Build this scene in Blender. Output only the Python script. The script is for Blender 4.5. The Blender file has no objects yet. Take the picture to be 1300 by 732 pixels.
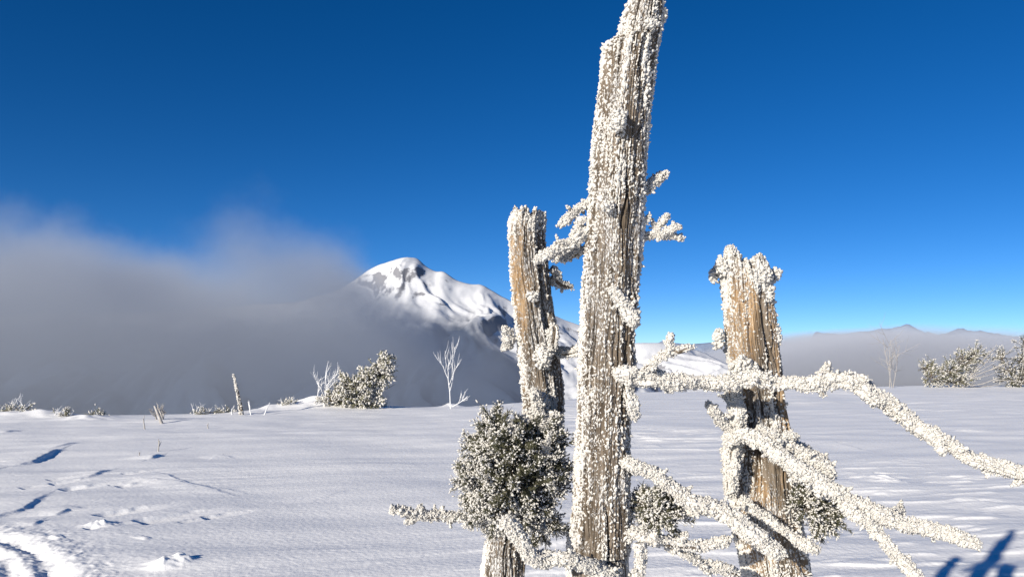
import bpy, math, random
import numpy as np
from mathutils import Vector
rng = np.random.default_rng(7)
random.seed(7)
S = bpy.context.scene
COL = S.collection
PI = math.pi
# ------------------------------------------------------------------ camera model
FPX = 939.0
HOR = 455.0
TH = math.atan((HOR - 366.0) / FPX)
CT, ST = math.cos(TH), math.sin(TH)
EYE = 1.6
def P(px, py, d):
    u = (px - 650.0) / FPX; v = (366.0 - py) / FPX
    return np.array([d * u, d * (CT - v * ST), EYE + d * (ST + v * CT)])
def G(px, py, z=0.0):
    u = (px - 650.0) / FPX; v = (366.0 - py) / FPX
    w = np.array([u, CT - v * ST, ST + v * CT])
    t = (z - EYE) / w[2]
    return w[0] * t, w[1] * t
# ------------------------------------------------------------------ noise
def _mk(seed):
    r = np.random.default_rng(seed)
    p = r.permutation(256)
    g = r.normal(size=(256, 3)); g /= np.linalg.norm(g, axis=1)[:, None]
    return np.concatenate([p, p, p]), g
_T = {}
def perlin(x, y, z, seed=0):
    if seed not in _T: _T[seed] = _mk(seed)
    p, g = _T[seed]
    x, y, z = np.broadcast_arrays(np.asarray(x, float), np.asarray(y, float), np.asarray(z, float))
    xi = np.floor(x).astype(int); yi = np.floor(y).astype(int); zi = np.floor(z).astype(int)
    xf = x - xi; yf = y - yi; zf = z - zi
    xi &= 255; yi &= 255; zi &= 255
    f = lambda t: t * t * t * (t * (t * 6 - 15) + 10)
    u, v, w = f(xf), f(yf), f(zf)
    def gr(dx, dy, dz):
        q = g[p[p[p[xi + dx] + yi + dy] + zi + dz]]
        return q[..., 0] * (xf - dx) + q[..., 1] * (yf - dy) + q[..., 2] * (zf - dz)
    l = lambda a, b, t: a + (b - a) * t
    return l(l(l(gr(0,0,0), gr(1,0,0), u), l(gr(0,1,0), gr(1,1,0), u), v),
             l(l(gr(0,0,1), gr(1,0,1), u), l(gr(0,1,1), gr(1,1,1), u), v), w) * 1.5
def fbm(x, y, z, o=4, seed=0):
    s = 0; a = 1.0
    for k in range(o):
        s = s + a * perlin(x * 2**k, y * 2**k, z * 2**k, seed + k); a *= .5
    return s
def sstep(a, b, x):
    t = np.clip((x - a) / (b - a), 0, 1); return t * t * (3 - 2 * t)
# ------------------------------------------------------------------ mesh linking
class Acc:
    """collects triangle / quad arrays and links them as one mesh object"""
    def __init__(s): s.v = []; s.f = []; s.n = 0
    def add(s, v, f):
        s.v.append(np.asarray(v, float)); s.f.append((np.asarray(f, np.int64) + s.n)); s.n += len(v)
    def build(s, name, mat, parent=None, origin=None, smooth=True):
        v = np.concatenate(s.v)
        if origin is None and parent is not None: origin = WORLD_LOC.get(parent.name, np.zeros(3))
        if origin is None: origin = np.zeros(3)
        v = v - np.asarray(origin)
        me = bpy.data.meshes.new(name)
        loops = np.concatenate([f.ravel() for f in s.f])
        tot = np.concatenate([np.full(len(f), f.shape[1]) for f in s.f])
        st = np.concatenate([[0], np.cumsum(tot)[:-1]])
        me.vertices.add(len(v)); me.vertices.foreach_set('co', v.astype(np.float32).ravel())
        me.loops.add(len(loops)); me.loops.foreach_set('vertex_index', loops.astype(np.int32))
        me.polygons.add(len(tot)); me.polygons.foreach_set('loop_start', st.astype(np.int32))
        me.polygons.foreach_set('loop_total', tot.astype(np.int32))
        if smooth: me.polygons.foreach_set('use_smooth', np.ones(len(tot), bool))
        me.update(calc_edges=True)
        me.materials.append(mat)
        o = bpy.data.objects.new(name, me); COL.objects.link(o)
        if parent is not None:
            o.parent = parent
            WORLD_LOC[o.name] = WORLD_LOC.get(parent.name, np.zeros(3))
        else:
            o.location = origin; WORLD_LOC[o.name] = np.asarray(origin)
        return o
WORLD_LOC = {}
def empty(name, loc):
    o = bpy.data.objects.new(name, None); COL.objects.link(o); o.location = loc
    o.empty_display_size = .2; WORLD_LOC[o.name] = np.array(loc, float); return o
def tag(o, label, cat=None, group=None, kind=None):
    o['label'] = label
    if cat: o['category'] = cat
    if group: o['group'] = group
    if kind: o['kind'] = kind
    return o
# ------------------------------------------------------------------ materials
def mat(name):
    m = bpy.data.materials.new(name); m.use_nodes = True
    nt = m.node_tree; return m, nt, nt.nodes['Principled BSDF']
def N(nt, typ, **kw):
    n = nt.nodes.new(typ)
    for k, v in kw.items():
        if hasattr(n, k): setattr(n, k, v)
        else: n.inputs[k].default_value = v
    return n
def ramp(nt, fac, stops, interp='LINEAR'):
    n = nt.nodes.new('ShaderNodeValToRGB'); r = n.color_ramp; r.interpolation = interp
    while len(r.elements) < len(stops): r.elements.new(.5)
    for e, (p, c) in zip(r.elements, stops):
        e.position = p; e.color = (c if len(c) == 4 else (*c, 1)) if hasattr(c, '__len__') else (c, c, c, 1)
    nt.links.new(fac, n.inputs[0]); return n.outputs[0]
def mix(nt, f, a, b):
    n = nt.nodes.new('ShaderNodeMix'); n.data_type = 'RGBA'
    for s, x in ((0, f), (6, a), (7, b)):
        if hasattr(x, 'links'): nt.links.new(x, n.inputs[s])
        elif s == 0: n.inputs[0].default_value = x
        else: n.inputs[s].default_value = (*x, 1)
    return n.outputs[2]
def mth(nt, op, a, b=0.0, clamp=False):
    n = nt.nodes.new('ShaderNodeMath'); n.operation = op; n.use_clamp = clamp
    for i, x in enumerate((a, b)):
        if hasattr(x, 'links'): nt.links.new(x, n.inputs[i])
        else: n.inputs[i].default_value = x
    return n.outputs[0]
def noise(nt, vec, scale, detail=4, rough=.55, mapscale=None):
    if mapscale:
        mp = nt.nodes.new('ShaderNodeMapping'); mp.inputs['Scale'].default_value = mapscale
        nt.links.new(vec, mp.inputs[0]); vec = mp.outputs[0]
    n = N(nt, 'ShaderNodeTexNoise'); n.inputs['Scale'].default_value = scale
    n.inputs['Detail'].default_value = detail; n.inputs['Roughness'].default_value = rough
    nt.links.new(vec, n.inputs['Vector']); return n.outputs[0]
def bump(nt, bs, h, strength, dist):
    b = nt.nodes.new('ShaderNodeBump'); b.inputs['Strength'].default_value = strength; b.inputs['Distance'].default_value = dist
    nt.links.new(h, b.inputs['Height']); nt.links.new(b.outputs[0], bs.inputs['Normal'])
def objc(nt): return nt.nodes.new('ShaderNodeTexCoord').outputs['Object']

def snow_mat():
    m, nt, b = mat('snow'); c = objc(nt)
    n1 = noise(nt, c, 1.3, 3)
    sp = nt.nodes.new('ShaderNodeSeparateXYZ'); nt.links.new(c, sp.inputs[0])
    white = mix(nt, n1, (.83, .825, .82), (.89, .885, .87))
    # below the plateau the slopes carry dark forest
    nz = noise(nt, c, .02, 5)
    zz = mth(nt, 'ADD', sp.outputs[2], mth(nt, 'MULTIPLY', nz, 30))
    f = mth(nt, 'MULTIPLY_ADD', zz, -.06); f.node.inputs[2].default_value = -0.6; f.node.use_clamp = True
    forest_shade_haze = mix(nt, noise(nt, c, .06, 6), (.020, .030, .045), (.05, .065, .085))
    nt.links.new(mix(nt, f, white, forest_shade_haze), b.inputs['Base Color'])
    b.inputs['Roughness'].default_value = .55; b.inputs['Specular IOR Level'].default_value = .25
    g = mth(nt, 'ADD', noise(nt, c, 20, 6, .66, (1, 1.25, 1)), mth(nt, 'MULTIPLY', noise(nt, c, 190, 2, .5), .25))
    bump(nt, b, g, .42, .010)
    return m
def rime_mat():
    m, nt, b = mat('rime'); c = objc(nt)
    n1 = noise(nt, c, 30, 3)
    nt.links.new(mix(nt, n1, (.52, .50, .462), (.61, .587, .545)), b.inputs['Base Color'])
    b.inputs['Roughness'].default_value = .5; b.inputs['Specular IOR Level'].default_value = .3
    bump(nt, b, noise(nt, c, 420, 3), .5, .0015)
    return m
def wood_mat(name, tan=.45, frost=.45, dark=.60):
    m, nt, b = mat(name); c = objc(nt)
    wn = nt.nodes.new('ShaderNodeTexNoise'); wn.inputs['Scale'].default_value = 9; wn.inputs['Detail'].default_value = 4; nt.links.new(c, wn.inputs['Vector'])
    va = nt.nodes.new('ShaderNodeVectorMath'); va.operation = 'MULTIPLY_ADD'; va.inputs[1].default_value = (.03, .03, .03)
    nt.links.new(wn.outputs['Color'], va.inputs[0]); nt.links.new(c, va.inputs[2]); c = va.outputs[0]
    gr = noise(nt, c, 1, 6, .65, (95, 95, 9))
    gr2 = noise(nt, c, 1, 4, .6, (260, 260, 24))
    col = ramp(nt, gr, [(.28, (.035*dark, .026*dark, .019*dark)), (.42, (.15*dark, .115*dark, .08*dark)), (.55, (.27*dark, .215*dark, .16*dark)), (.72, (.38*dark, .32*dark, .26*dark))])
    tc = ramp(nt, gr2, [(.3, (.15, .09, .045)), (.5, (.36, .24, .13)), (.7, (.50, .38, .25))])
    tm = ramp(nt, noise(nt, c, 1, 3, .5, (17, 17, 3.2)), [(1 - tan - .04, 0.0), (1 - tan + .05, 1.0)])
    col = mix(nt, mth(nt, 'MULTIPLY', tm, .85), col, tc)
    # thin frost bloom lying on the fibres
    fr = noise(nt, c, 1, 5, .7, (330, 330, 150)); fz = noise(nt, c, 1, 3, .5, (22, 22, 9))
    fm = ramp(nt, mth(nt, 'ADD', fr, mth(nt, 'MULTIPLY', mth(nt, 'SUBTRACT', fz, .5), .5)), [(1 - frost - .03, 0.0), (1 - frost + .06, 1.0)])
    col = mix(nt, mth(nt, 'MULTIPLY', fm, .9), col, (.60, .59, .575))
    nt.links.new(col, b.inputs['Base Color'])
    b.inputs['Roughness'].default_value = .8; b.inputs['Specular IOR Level'].default_value = .2
    bump(nt, b, mth(nt, 'ADD', mth(nt, 'MULTIPLY', gr, .8), mth(nt, 'ADD', mth(nt, 'MULTIPLY', gr2, .4), mth(nt, 'MULTIPLY', fm, .3))), .9, .004)
    return m
def plain(name, c1, c2, scale=40, rough=.7):
    m, nt, b = mat(name); c = objc(nt)
    nt.links.new(mix(nt, noise(nt, c, scale, 3), c1, c2), b.inputs['Base Color'])
    b.inputs['Roughness'].default_value = rough; b.inputs['Specular IOR Level'].default_value = .25
    return m
SNOW = snow_mat(); RIME = rime_mat()
WOOD_MAIN = wood_mat('weathered_wood_pale', .28, .44)
WOOD_LEFT = wood_mat('weathered_wood_brown', .40, .46)
WOOD_RIGHT = wood_mat('weathered_wood_mixed', .44, .44)
BARK = wood_mat('dark_bark', .05, .40, .62)
NEEDLE = plain('needles', (.030, .034, .018), (.105, .10, .058), 90)
BUSHN = plain('frosted_needles', (.06, .065, .03), (.28, .265, .17), 4)
TWIGF = plain('frosted_twig', (.5, .5, .5), (.85, .85, .86), 6)
TWIGD = plain('grey_twig', (.16, .13, .11), (.55, .54, .52), 9)
# ------------------------------------------------------------------ grains of rime
def ico(sub):
    t = (1 + 5 ** .5) / 2
    v = [(-1,t,0),(1,t,0),(-1,-t,0),(1,-t,0),(0,-1,t),(0,1,t),(0,-1,-t),(0,1,-t),(t,0,-1),(t,0,1),(-t,0,-1),(-t,0,1)]
    f = [(0,11,5),(0,5,1),(0,1,7),(0,7,10),(0,10,11),(1,5,9),(5,11,4),(11,10,2),(10,7,6),(7,1,8),(3,9,4),(3,4,2),(3,2,6),(3,6,8),(3,8,9),(4,9,5),(2,4,11),(6,2,10),(8,6,7),(9,8,1)]
    v = [np.array(a, float) / np.linalg.norm(a) for a in v]
    for _ in range(sub):
        nf = []; cache = {}
        def mid(a, b):
            k = (min(a, b), max(a, b))
            if k not in cache:
                m = v[a] + v[b]; v.append(m / np.linalg.norm(m)); cache[k] = len(v) - 1
            return cache[k]
        for a, b, c in f:
            x, y, z = mid(a, b), mid(b, c), mid(c, a)
            nf += [(a, x, z), (b, y, x), (c, z, y), (x, y, z)]
        f = nf
    return np.array(v), np.array(f)
I1 = ico(1); I0 = ico(0)
GV = []
for k in range(8):
    v, f = I1
    r = 1 + .36 * rng.normal(size=len(v)).clip(-1.4, 1.6)
    GV.append((v * r[:, None] * rng.uniform(.65, 1.3, 3), f))
GV0 = []
for k in range(6):
    v, f = I0
    r = 1 + .35 * rng.normal(size=len(v)).clip(-1.5, 1.5)
    GV0.append((v * r[:, None], f))
def frames(n):
    n = n / (np.linalg.norm(n, axis=1)[:, None] + 1e-9)
    a = np.where(np.abs(n[:, 2:3]) < .9, np.array([[0, 0, 1.]]), np.array([[1., 0, 0]]))
    t = np.cross(a, n); t /= np.linalg.norm(t, axis=1)[:, None]
    return t, np.cross(n, t), n
def grains(acc, pts, nrm, size, elong=1.3, lib=None, tilt=.35, sink=.2):
    """bumps of rime at pts standing along nrm; size = radius"""
    lib = lib or GV
    n = len(pts)
    if n == 0: return
    nn = nrm + rng.normal(size=(n, 3)) * tilt
    t, b, nn = frames(nn)
    a = rng.uniform(0, 2 * PI, n); ca, sa = np.cos(a)[:, None], np.sin(a)[:, None]
    t2 = t * ca + b * sa; b2 = -t * sa + b * ca
    el = elong * rng.uniform(.75, 1.35, n)
    wx = rng.uniform(.55, 1.35, n)
    which = rng.integers(0, len(lib), n)
    c = pts + nn * (size * (el - sink * 2))[:, None] * .5
    for k, (v, f) in enumerate(lib):
        i = np.where(which == k)[0]
        if not len(i): continue
        w = (v[None, :, 0, None] * (t2[i] * (size[i] * wx[i])[:, None])[:, None, :]
             + v[None, :, 1, None] * (b2[i] * size[i][:, None])[:, None, :]
             + v[None, :, 2, None] * (nn[i] * (size[i] * el[i])[:, None])[:, None, :]) + c[i][:, None, :]
        m = len(v)
        ff = f[None] + (np.arange(len(i)) * m)[:, None, None]
        acc.add(w.reshape(-1, 3), ff.reshape(-1, 3))
# ------------------------------------------------------------------ swept tubes
def catmull(pts, n):
    pts = np.asarray(pts, float); k = len(pts)
    seg = np.linalg.norm(np.diff(pts[:, :3], axis=0), axis=1); s = np.concatenate([[0], np.cumsum(seg)])
    t = np.linspace(0, s[-1], n)
    i = np.clip(np.searchsorted(s, t, 'right') - 1, 0, k - 2)
    u = ((t - s[i]) / seg[i])[:, None]
    p1 = pts[i]; p2 = pts[i + 1]
    p0 = np.where((i > 0)[:, None], pts[np.maximum(i - 1, 0)], 2 * p1 - p2)
    p3 = np.where((i < k - 2)[:, None], pts[np.minimum(i + 2, k - 1)], 2 * p2 - p1)
    return .5 * (2 * p1 + (p2 - p0) * u + (2 * p0 - 5 * p1 + 4 * p2 - p3) * u**2 + (3 * p1 - p0 - 3 * p2 + p3) * u**3)
def sweep_frames(c):
    t = np.gradient(c, axis=0); t /= np.linalg.norm(t, axis=1)[:, None]
    up = np.array([0, 0, 1.]) if abs(t[0, 2]) < .85 else np.array([0, -1., 0])
    n = up - t[0] * (up @ t[0]); n /= np.linalg.norm(n)
    A = np.zeros_like(c); A[0] = n
    for i in range(1, len(c)):
        n = A[i - 1] - t[i] * (A[i - 1] @ t[i]); A[i] = n / np.linalg.norm(n)
    return t, A, np.cross(t, A)
def tube(acc, c, rad, nu=24, cap=True):
    """rad: (nv,) or (nv,nu) array of radii; returns surface points and outward normals"""
    nv = len(c); t, A, B = sweep_frames(c)
    th = np.linspace(0, 2 * PI, nu, endpoint=False)
    d = A[:, None, :] * np.cos(th)[None, :, None] + B[:, None, :] * np.sin(th)[None, :, None]
    rad = np.asarray(rad);
    if rad.ndim == 1: rad = np.repeat(rad[:, None], nu, 1)
    v = c[:, None, :] + d * rad[:, :, None]
    grid(acc, v, c, cap)
    return v, d
def grid(acc, v, c, cap=True):
    nv, nu = v.shape[:2]
    i = np.arange(nv - 1)[:, None] * nu; j = np.arange(nu)[None]; j2 = (j + 1) % nu
    f = np.stack([i + j, i + j2, i + nu + j2, i + nu + j], -1).reshape(-1, 4)
    acc.add(v.reshape(-1, 3), f)
    if cap:
        for row, ctr, rev in ((0, v[0].mean(0), 1), (nv - 1, v[-1].mean(0), 0)):
            n0 = acc.n
            ring = v[row]; k = np.arange(nu); k2 = (k + 1) % nu
            ff = np.stack([k, k2, np.full(nu, nu)], 1) if not rev else np.stack([k2, k, np.full(nu, nu)], 1)
            acc.add(np.vstack([ring, ctr]), ff)
# ------------------------------------------------------------------ branches with a rime crust
DS = .0015
def branch(parent, pts, seed, cover=.85, gsize=(.0006, .0016), woodfrac=.55, mat_=None, name='branch', dens=1.0, cluster=0.0):
    """pts: (px, py, depth, radius_px). Wood core + crust of rime (child)."""
    q = np.array([[*P(a, b, d), r * d / FPX] for a, b, d, r in pts])
    q[:, 3] *= .81
    L = np.linalg.norm(np.diff(q[:, :3], axis=0), axis=1).sum()
    nv = max(24, int(L / DS)); w = catmull(q, nv); c = w[:, :3]; R = w[:, 3].clip(.002)
    # crooked axis
    wob = np.stack([fbm(np.arange(nv) * DS * 11, seed * 3.1, k * 7.7, 4, 11) for k in range(3)], 1) * (R * .75)[:, None]
    c = c + wob * np.minimum(1, np.arange(nv) / 25)[:, None]
    end = np.sqrt(np.clip((nv - np.arange(nv)) / max(6, R[-1] / DS * 1.2), 0, 1)); end = np.maximum(end, .25)
    A = Acc(); nu = 20
    th = np.linspace(0, 2 * PI, nu, endpoint=False)
    rr = R[:, None] * woodfrac * (1 + .18 * perlin(np.cos(th)[None] * 2.2, np.sin(th)[None] * 2.2, (np.arange(nv) * DS * 12)[:, None], seed % 9)) * end[:, None]
    tube(A, c, rr, nu)
    bo = A.build(name, mat_ or BARK, parent)
    # crust
    A = Acc(); nu = 104
    th = np.linspace(0, 2 * PI, nu, endpoint=False); z = (np.arange(nv) * DS)[:, None]
    cx, cy = np.cos(th)[None], np.sin(th)[None]
    lump = fbm(cx * 1.1 + seed, cy * 1.1, z * 20, 3, 21)
    sx, sy = cx * R[:, None] + seed * 1.37, cy * R[:, None]
    g_ = np.abs(perlin(sx / .0048, sy / .0048, z / .0048, 31)) + .6 * np.abs(perlin(sx / .0024, sy / .0024, z / .0024, 32))
    m = fbm(cx * .9, cy * .9 + seed * 2.3, z * 14, 3, 41)            # where wood shows
    t, Af, Bf = sweep_frames(c)
    d = Af[:, None] * cx[:, :, None] + Bf[:, None] * cy[:, :, None]
    under = np.clip(-d[:, :, 2] - .35, 0, 1)                          # thinner below
    lee = np.clip(d[:, :, 0] * .45 + d[:, :, 1] * .55 - d[:, :, 2] * .5 - .1, 0, 1)     # away from the wind
    bare = sstep(cover - .16, cover + .06, m * .62 + .32 + under * .35 + lee * .55)
    rc = (R[:, None] * (.78 + .32 * lump) + np.minimum(.0042, R.mean() * .3) * (g_ * 1.25 - .45)) * end[:, None]
    rc = rc * (1 - bare) + rr.mean() * .6 * bare
    v, d = tube(A, c, rc, nu)
    # grains on the crust
    area = 2 * PI * R.mean() * L
    s0 = .5 * (gsize[0] + gsize[1])
    n = int(area / (s0 * s0 * 5.5) * dens)
    iv = rng.integers(1, nv, n); iu = rng.integers(0, nu, n)
    keep = rng.random(n) > bare[iv, iu] * .85
    iv, iu = iv[keep], iu[keep]
    pts_ = v[iv, iu] + rng.normal(size=(len(iv), 3)) * .0012; nr = d[iv, iu]
    tip = (iv > nv - 12)[:, None]; nr = np.where(tip, nr * .6 + t[iv] * .8, nr)
    sz = rng.uniform(gsize[0], gsize[1], len(iv)) * np.exp(rng.normal(size=len(iv)) * .22)
    grains(A, pts_, nr, sz, 1.25)
    # bigger knobs here and there
    k = int(n * .022 * (1 + cluster * 6))
    if k:
        iv = rng.integers(2, nv, k); iu = rng.integers(0, nu, k)
        ok = (lump[iv, iu] > -.1) & (rng.random(k) > bare[iv, iu])
        iv, iu = iv[ok], iu[ok]
        grains(A, v[iv, iu], d[iv, iu] + np.array([0, 0, .25]), rng.uniform(1.0, 2.2, len(iv)) * gsize[1], 1.2)
    # spurs of rime and broken-off twig ends
    for q_ in range(int(L / .028)):
        i_ = rng.integers(6, nv - 4); u_ = rng.integers(0, nu); b_ = v[i_, u_]; l_ = rng.uniform(.006, .017)
        dd = d[i_, u_] + rng.normal(size=3) * .4 + np.array([-.25, -.2, .2]); dd /= np.linalg.norm(dd)
        tt = rng.random(26); pp = b_ + dd * (tt * l_)[:, None] + rng.normal(size=(26, 3)) * (.0028 * (1.1 - tt))[:, None]
        grains(A, pp, np.repeat(dd[None], 26, 0), rng.uniform(.0010, .0022, 26), 1.3, tilt=.6)
    A.build('rime_crust', RIME, bo, smooth=False)
    return bo
def clump(acc, px, py, d, rx, ry, n, size, seed=0, core=True):
    """a knobbly lump of rime, px radii rx, ry"""
    c = P(px, py, d); k = d / FPX
    v = rng.normal(size=(n, 3)); v /= np.linalg.norm(v, axis=1)[:, None]
    rad = rng.uniform(.45, 1.0, n) ** .5
    size = size * .62; n = int(n * 1.9); v = rng.normal(size=(n, 3)); v /= np.linalg.norm(v, axis=1)[:, None]; rad = rng.uniform(.45, 1.0, n) ** .5
    p = c + v * np.array([rx * k, min(rx, ry) * k * .8, ry * k]) * rad[:, None]
    grains(acc, p, v, rng.uniform(.6, 1.25, n) * size, 1.2)
    if core:
        a = I1[0] * np.array([rx * k, min(rx, ry) * k * .8, ry * k]) * .8 + c
        acc.add(a, I1[1])
# ------------------------------------------------------------------ trunks
def trunk(parent, prof, depth, base, mat_, seed, nu=420, ds=.0022, ridge=.10, crack=.16, jag=.03, mod=None, dens=None,
          gs=(.0017, .0042), ngr=9000, top_rime=True, rim=4.0, grain_el=1.35, rime_h=.0042, pf0=.2):
    """prof: (py, left_px, right_px) from top to bottom; depth(py); base: world xyz on the snow + radius"""
    cs, rs = [], []
    for y, l, r in prof:
        d = depth(y); cs.append(P((l + r) / 2, y, d)); rs.append(max(4, (r - l) / 2 - rim) * d / FPX)
    cs.append(np.array(base[:3])); rs.append(base[3])
    q = np.column_stack([cs, rs])[::-1]
    z0 = prof[-1][0]
    L = np.linalg.norm(np.diff(q[:, :3], axis=0), axis=1).sum()
    # dense rows only in the part the frame can see
    w = catmull(q, int(L / ds)); vis = w[:, 2] > cs[-2][2] - .12
    k0 = np.argmax(vis); w = np.vstack([w[:k0:12], w[k0:]])
    c = w[:, :3]; R = w[:, 3]; nv = len(c)
    th = np.linspace(0, 2 * PI, nu, endpoint=False)
    C, Sn = np.cos(th)[None], np.sin(th)[None]; z = c[:, 2:3]
    tw = z * .35                                                       # slight spiral grain
    Cx = np.cos(th[None] + tw); Sx = np.sin(th[None] + tw)
    wrp = .5 * fbm(Cx * 1.5, Sx * 1.5, z * 6, 3, seed + 60)
    lobes = fbm(Cx * 1.2, Sx * 1.2, z * 1.6, 2, seed)
    rd = fbm(Cx * 5 + wrp, Sx * 5 + wrp, z * 5, 3, seed + 5)
    fi = fbm(Cx * 16, Sx * 16, z * 9, 2, seed + 9)
    cr = perlin(Cx * 3.2 + .5 * perlin(Cx * 3, Sx * 3, z * 11, seed + 2) + .16 * perlin(Cx * 6, Sx * 6, z * 40, seed + 4), Sx * 3.2, z * 2.6, seed + 14)
    cr2 = perlin(Cx * 7 + .7 * perlin(Cx * 3, Sx * 3, z * 12, seed + 3), Sx * 8, z * 4.0, seed + 15)
    gate = sstep(-.15, .35, perlin(Cx * 1.5, Sx * 1.5, z * 3.2, seed + 16))
    cut = crack * (np.exp(-(cr / .065) ** 2) * gate + .16 * np.exp(-(cr2 / .07) ** 2) * (1 - .5 * gate))
    disp = .09 * lobes + ridge * rd * .55 + .035 * fi - cut
    rad = R[:, None] * (1 + disp)
    if mod is not None: rad = mod(rad, c, th, R)
    v = np.stack([c[:, 0:1] + C * rad, c[:, 1:2] + Sn * rad * .95, np.repeat(z, nu, 1)], -1)
    # splintered end
    ztop = z[-1, 0]; jj = fbm(C[0] * 3, Sn[0] * 3, 0 * th + seed, 3, seed + 30) + .5 * perlin(C[0] * 9, Sn[0] * 9, 0 * th, seed + 31)
    ramp_ = sstep(ztop - .09, ztop, z)
    v[:, :, 2] += ramp_ * (jj[None] * jag)
    A = Acc(); grid(A, v, c, True)
    # ragged inner end: sunken fibres
    o = A.build('trunk', mat_, parent)
    # rime: a fused, granular crust that sits mostly on the ridges and breaks up into patches
    A = Acc()
    k1 = np.argmax(c[:, 2] > cs[-2][2] - .1)
    vv, nr_ = v[k1:], np.stack([C + 0 * z[k1:], Sn + 0 * z[k1:], 0 * z[k1:] + 0 * C], -1)
    hi = rd[k1:] * .55 + fi[k1:] * .35 - cut[k1:] * 5
    patch = fbm(Cx[k1:] * 1.6, Sx[k1:] * 1.6, z[k1:] * 7, 3, seed + 40)
    py = np.interp(c[k1:, 2], [a[2] for a in cs[::-1]], [prof[-1][0] + 500] + [a[0] for a in prof[::-1]])[:, None]
    pf = pf0 + .55 * hi + .50 * patch
    if dens is not None: pf = pf + dens(py, th[None])
    pf = pf.clip(-.6, 1.1)
    X_, Y_, Z_ = vv[..., 0], vv[..., 1], vv[..., 2]
    wv = .0016 * perlin(X_ / .009, Y_ / .009, Z_ / .009, seed + 50)
    g_ = np.abs(perlin((X_ + wv) / .0060, (Y_ + wv) / .0060, Z_ / .0075, seed + 51)) + .6 * np.abs(perlin(X_ / .0031, Y_ / .0031, (Z_ + wv) / .0036, seed + 52))
    hh = rime_h * (g_ * 1.6 - (1 - pf) * .95)
    hh = np.where(hh < -.0004, -.0022, hh)
    grid(A, vv + nr_ * hh[..., None], None, False)
    n0 = len(vv)
    iv = rng.integers(0, n0, ngr * 3); iu = rng.integers(0, nu, ngr * 3)
    keep = rng.random(len(iv)) < (pf[iv, iu] * 1.1).clip(0, 1) * .5 * (.35 + .65 * (hh[iv, iu] > 0))
    iv, iu = iv[keep], iu[keep]
    nr = np.stack([np.cos(th[iu]), np.sin(th[iu]), 0 * iv + .15], -1)
    sz = (gs[0] + (gs[1] - gs[0]) * rng.random(len(iv)) ** 2.2) * np.exp(rng.normal(size=len(iv)) * .2)
    grains(A, vv[iv, iu] + nr * np.maximum(hh[iv, iu], 0)[:, None] * .7, nr, sz, grain_el, tilt=.5, sink=.2)
    if top_rime:
        k = 700
        iu = rng.integers(0, nu, k); f = np.sqrt(rng.random(k))[:, None]
        p = v[-1].mean(0) * (1 - f) + v[-1, iu] * f
        grains(A, p, np.stack([np.cos(th[iu]) * f[:, 0], np.sin(th[iu]) * f[:, 0], 0 * iu + .8], -1), rng.uniform(gs[0], gs[1] * 1.5, k), 1.5)
    return o, A, (v, th, c, R)
# ------------------------------------------------------------------ needle foliage
def cones(acc, p, d, L, r):
    n = len(p); t, b, d = frames(d)
    k = 3; ang = np.arange(k) * 2 * PI / k
    ring = p[:, None] + (t[:, None] * np.cos(ang)[None, :, None] + b[:, None] * np.sin(ang)[None, :, None]) * (r if np.ndim(r) == 0 else r[:, None, None])
    tip = p + d * (L[:, None] if np.ndim(L) else L)
    v = np.concatenate([ring, tip[:, None]], 1).reshape(-1, 3)
    f = np.array([[0, 1, 3], [1, 2, 3], [2, 0, 3]])
    acc.add(v, (f[None] + (np.arange(n) * 4)[:, None, None]).reshape(-1, 3))
    return tip
def foliage(parent, ells, twig_n, needle_n, tl, nl, nr, gr, rime_p, bias=(0, 0, .2), nmat=None, root=None, name='needle_foliage', tipn=1, rime_side=None):
    """ells: list of (centre xyz, radii xyz, weight)"""
    A = Acc(); T = Acc(); F = Acc()
    wts = np.array([e[2] for e in ells], float); wts /= wts.sum()
    P_, D_ = [], []
    for e, k in zip(ells, rng.multinomial(twig_n, wts)):
        u = rng.normal(size=(k, 3)); u /= np.linalg.norm(u, axis=1)[:, None]
        c = np.array(e[0]); r = np.array(e[1])
        s = c + u * r * (rng.random((k, 1)) ** .5 * .80)
        dd = u + np.array(bias) + rng.normal(size=(k, 3)) * .35
        P_.append(s); D_.append(dd / np.linalg.norm(dd, axis=1)[:, None])
    P_ = np.vstack(P_); D_ = np.vstack(D_); n = len(P_)
    L = tl * rng.uniform(.45, 1.6, n)
    cones(T, P_ - D_ * L[:, None] * .5, D_, L * 1.5, tl * .045)
    # needles
    idx = np.repeat(np.arange(n), needle_n); m = len(idx)
    s = rng.random(m)
    base = P_[idx] + D_[idx] * (L[idx] * s)[:, None]
    t, b, _ = frames(D_[idx]); a = rng.uniform(0, 2 * PI, m)
    out = t * np.cos(a)[:, None] + b * np.sin(a)[:, None]
    nd = D_[idx] * rng.uniform(.5, 1.1, m)[:, None] + out * rng.uniform(.5, 1.0, m)[:, None]
    tip = cones(A, base, nd, nl * rng.uniform(.6, 1.2, m), nr)
    # rime at the tips
    tw_ = rng.gamma(1.3, .8, n); pr = np.minimum(1, rime_p * tw_[idx])
    if rime_side is not None: pr = pr * rime_side(tip)
    k = rng.random(m) < pr
    pts = base[k] + (tip[k] - base[k]) * rng.uniform(.45, 1.0, (k.sum(), 1))
    grains(F, pts, nd[k], rng.uniform(gr[0], gr[1], k.sum()), 2.0, lib=GV0, tilt=.2)
    fo = A.build(name, nmat or NEEDLE, parent)
    T.build('twig', BARK, fo); F.build('rime_crust', RIME, fo, smooth=False)
    return fo
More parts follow.
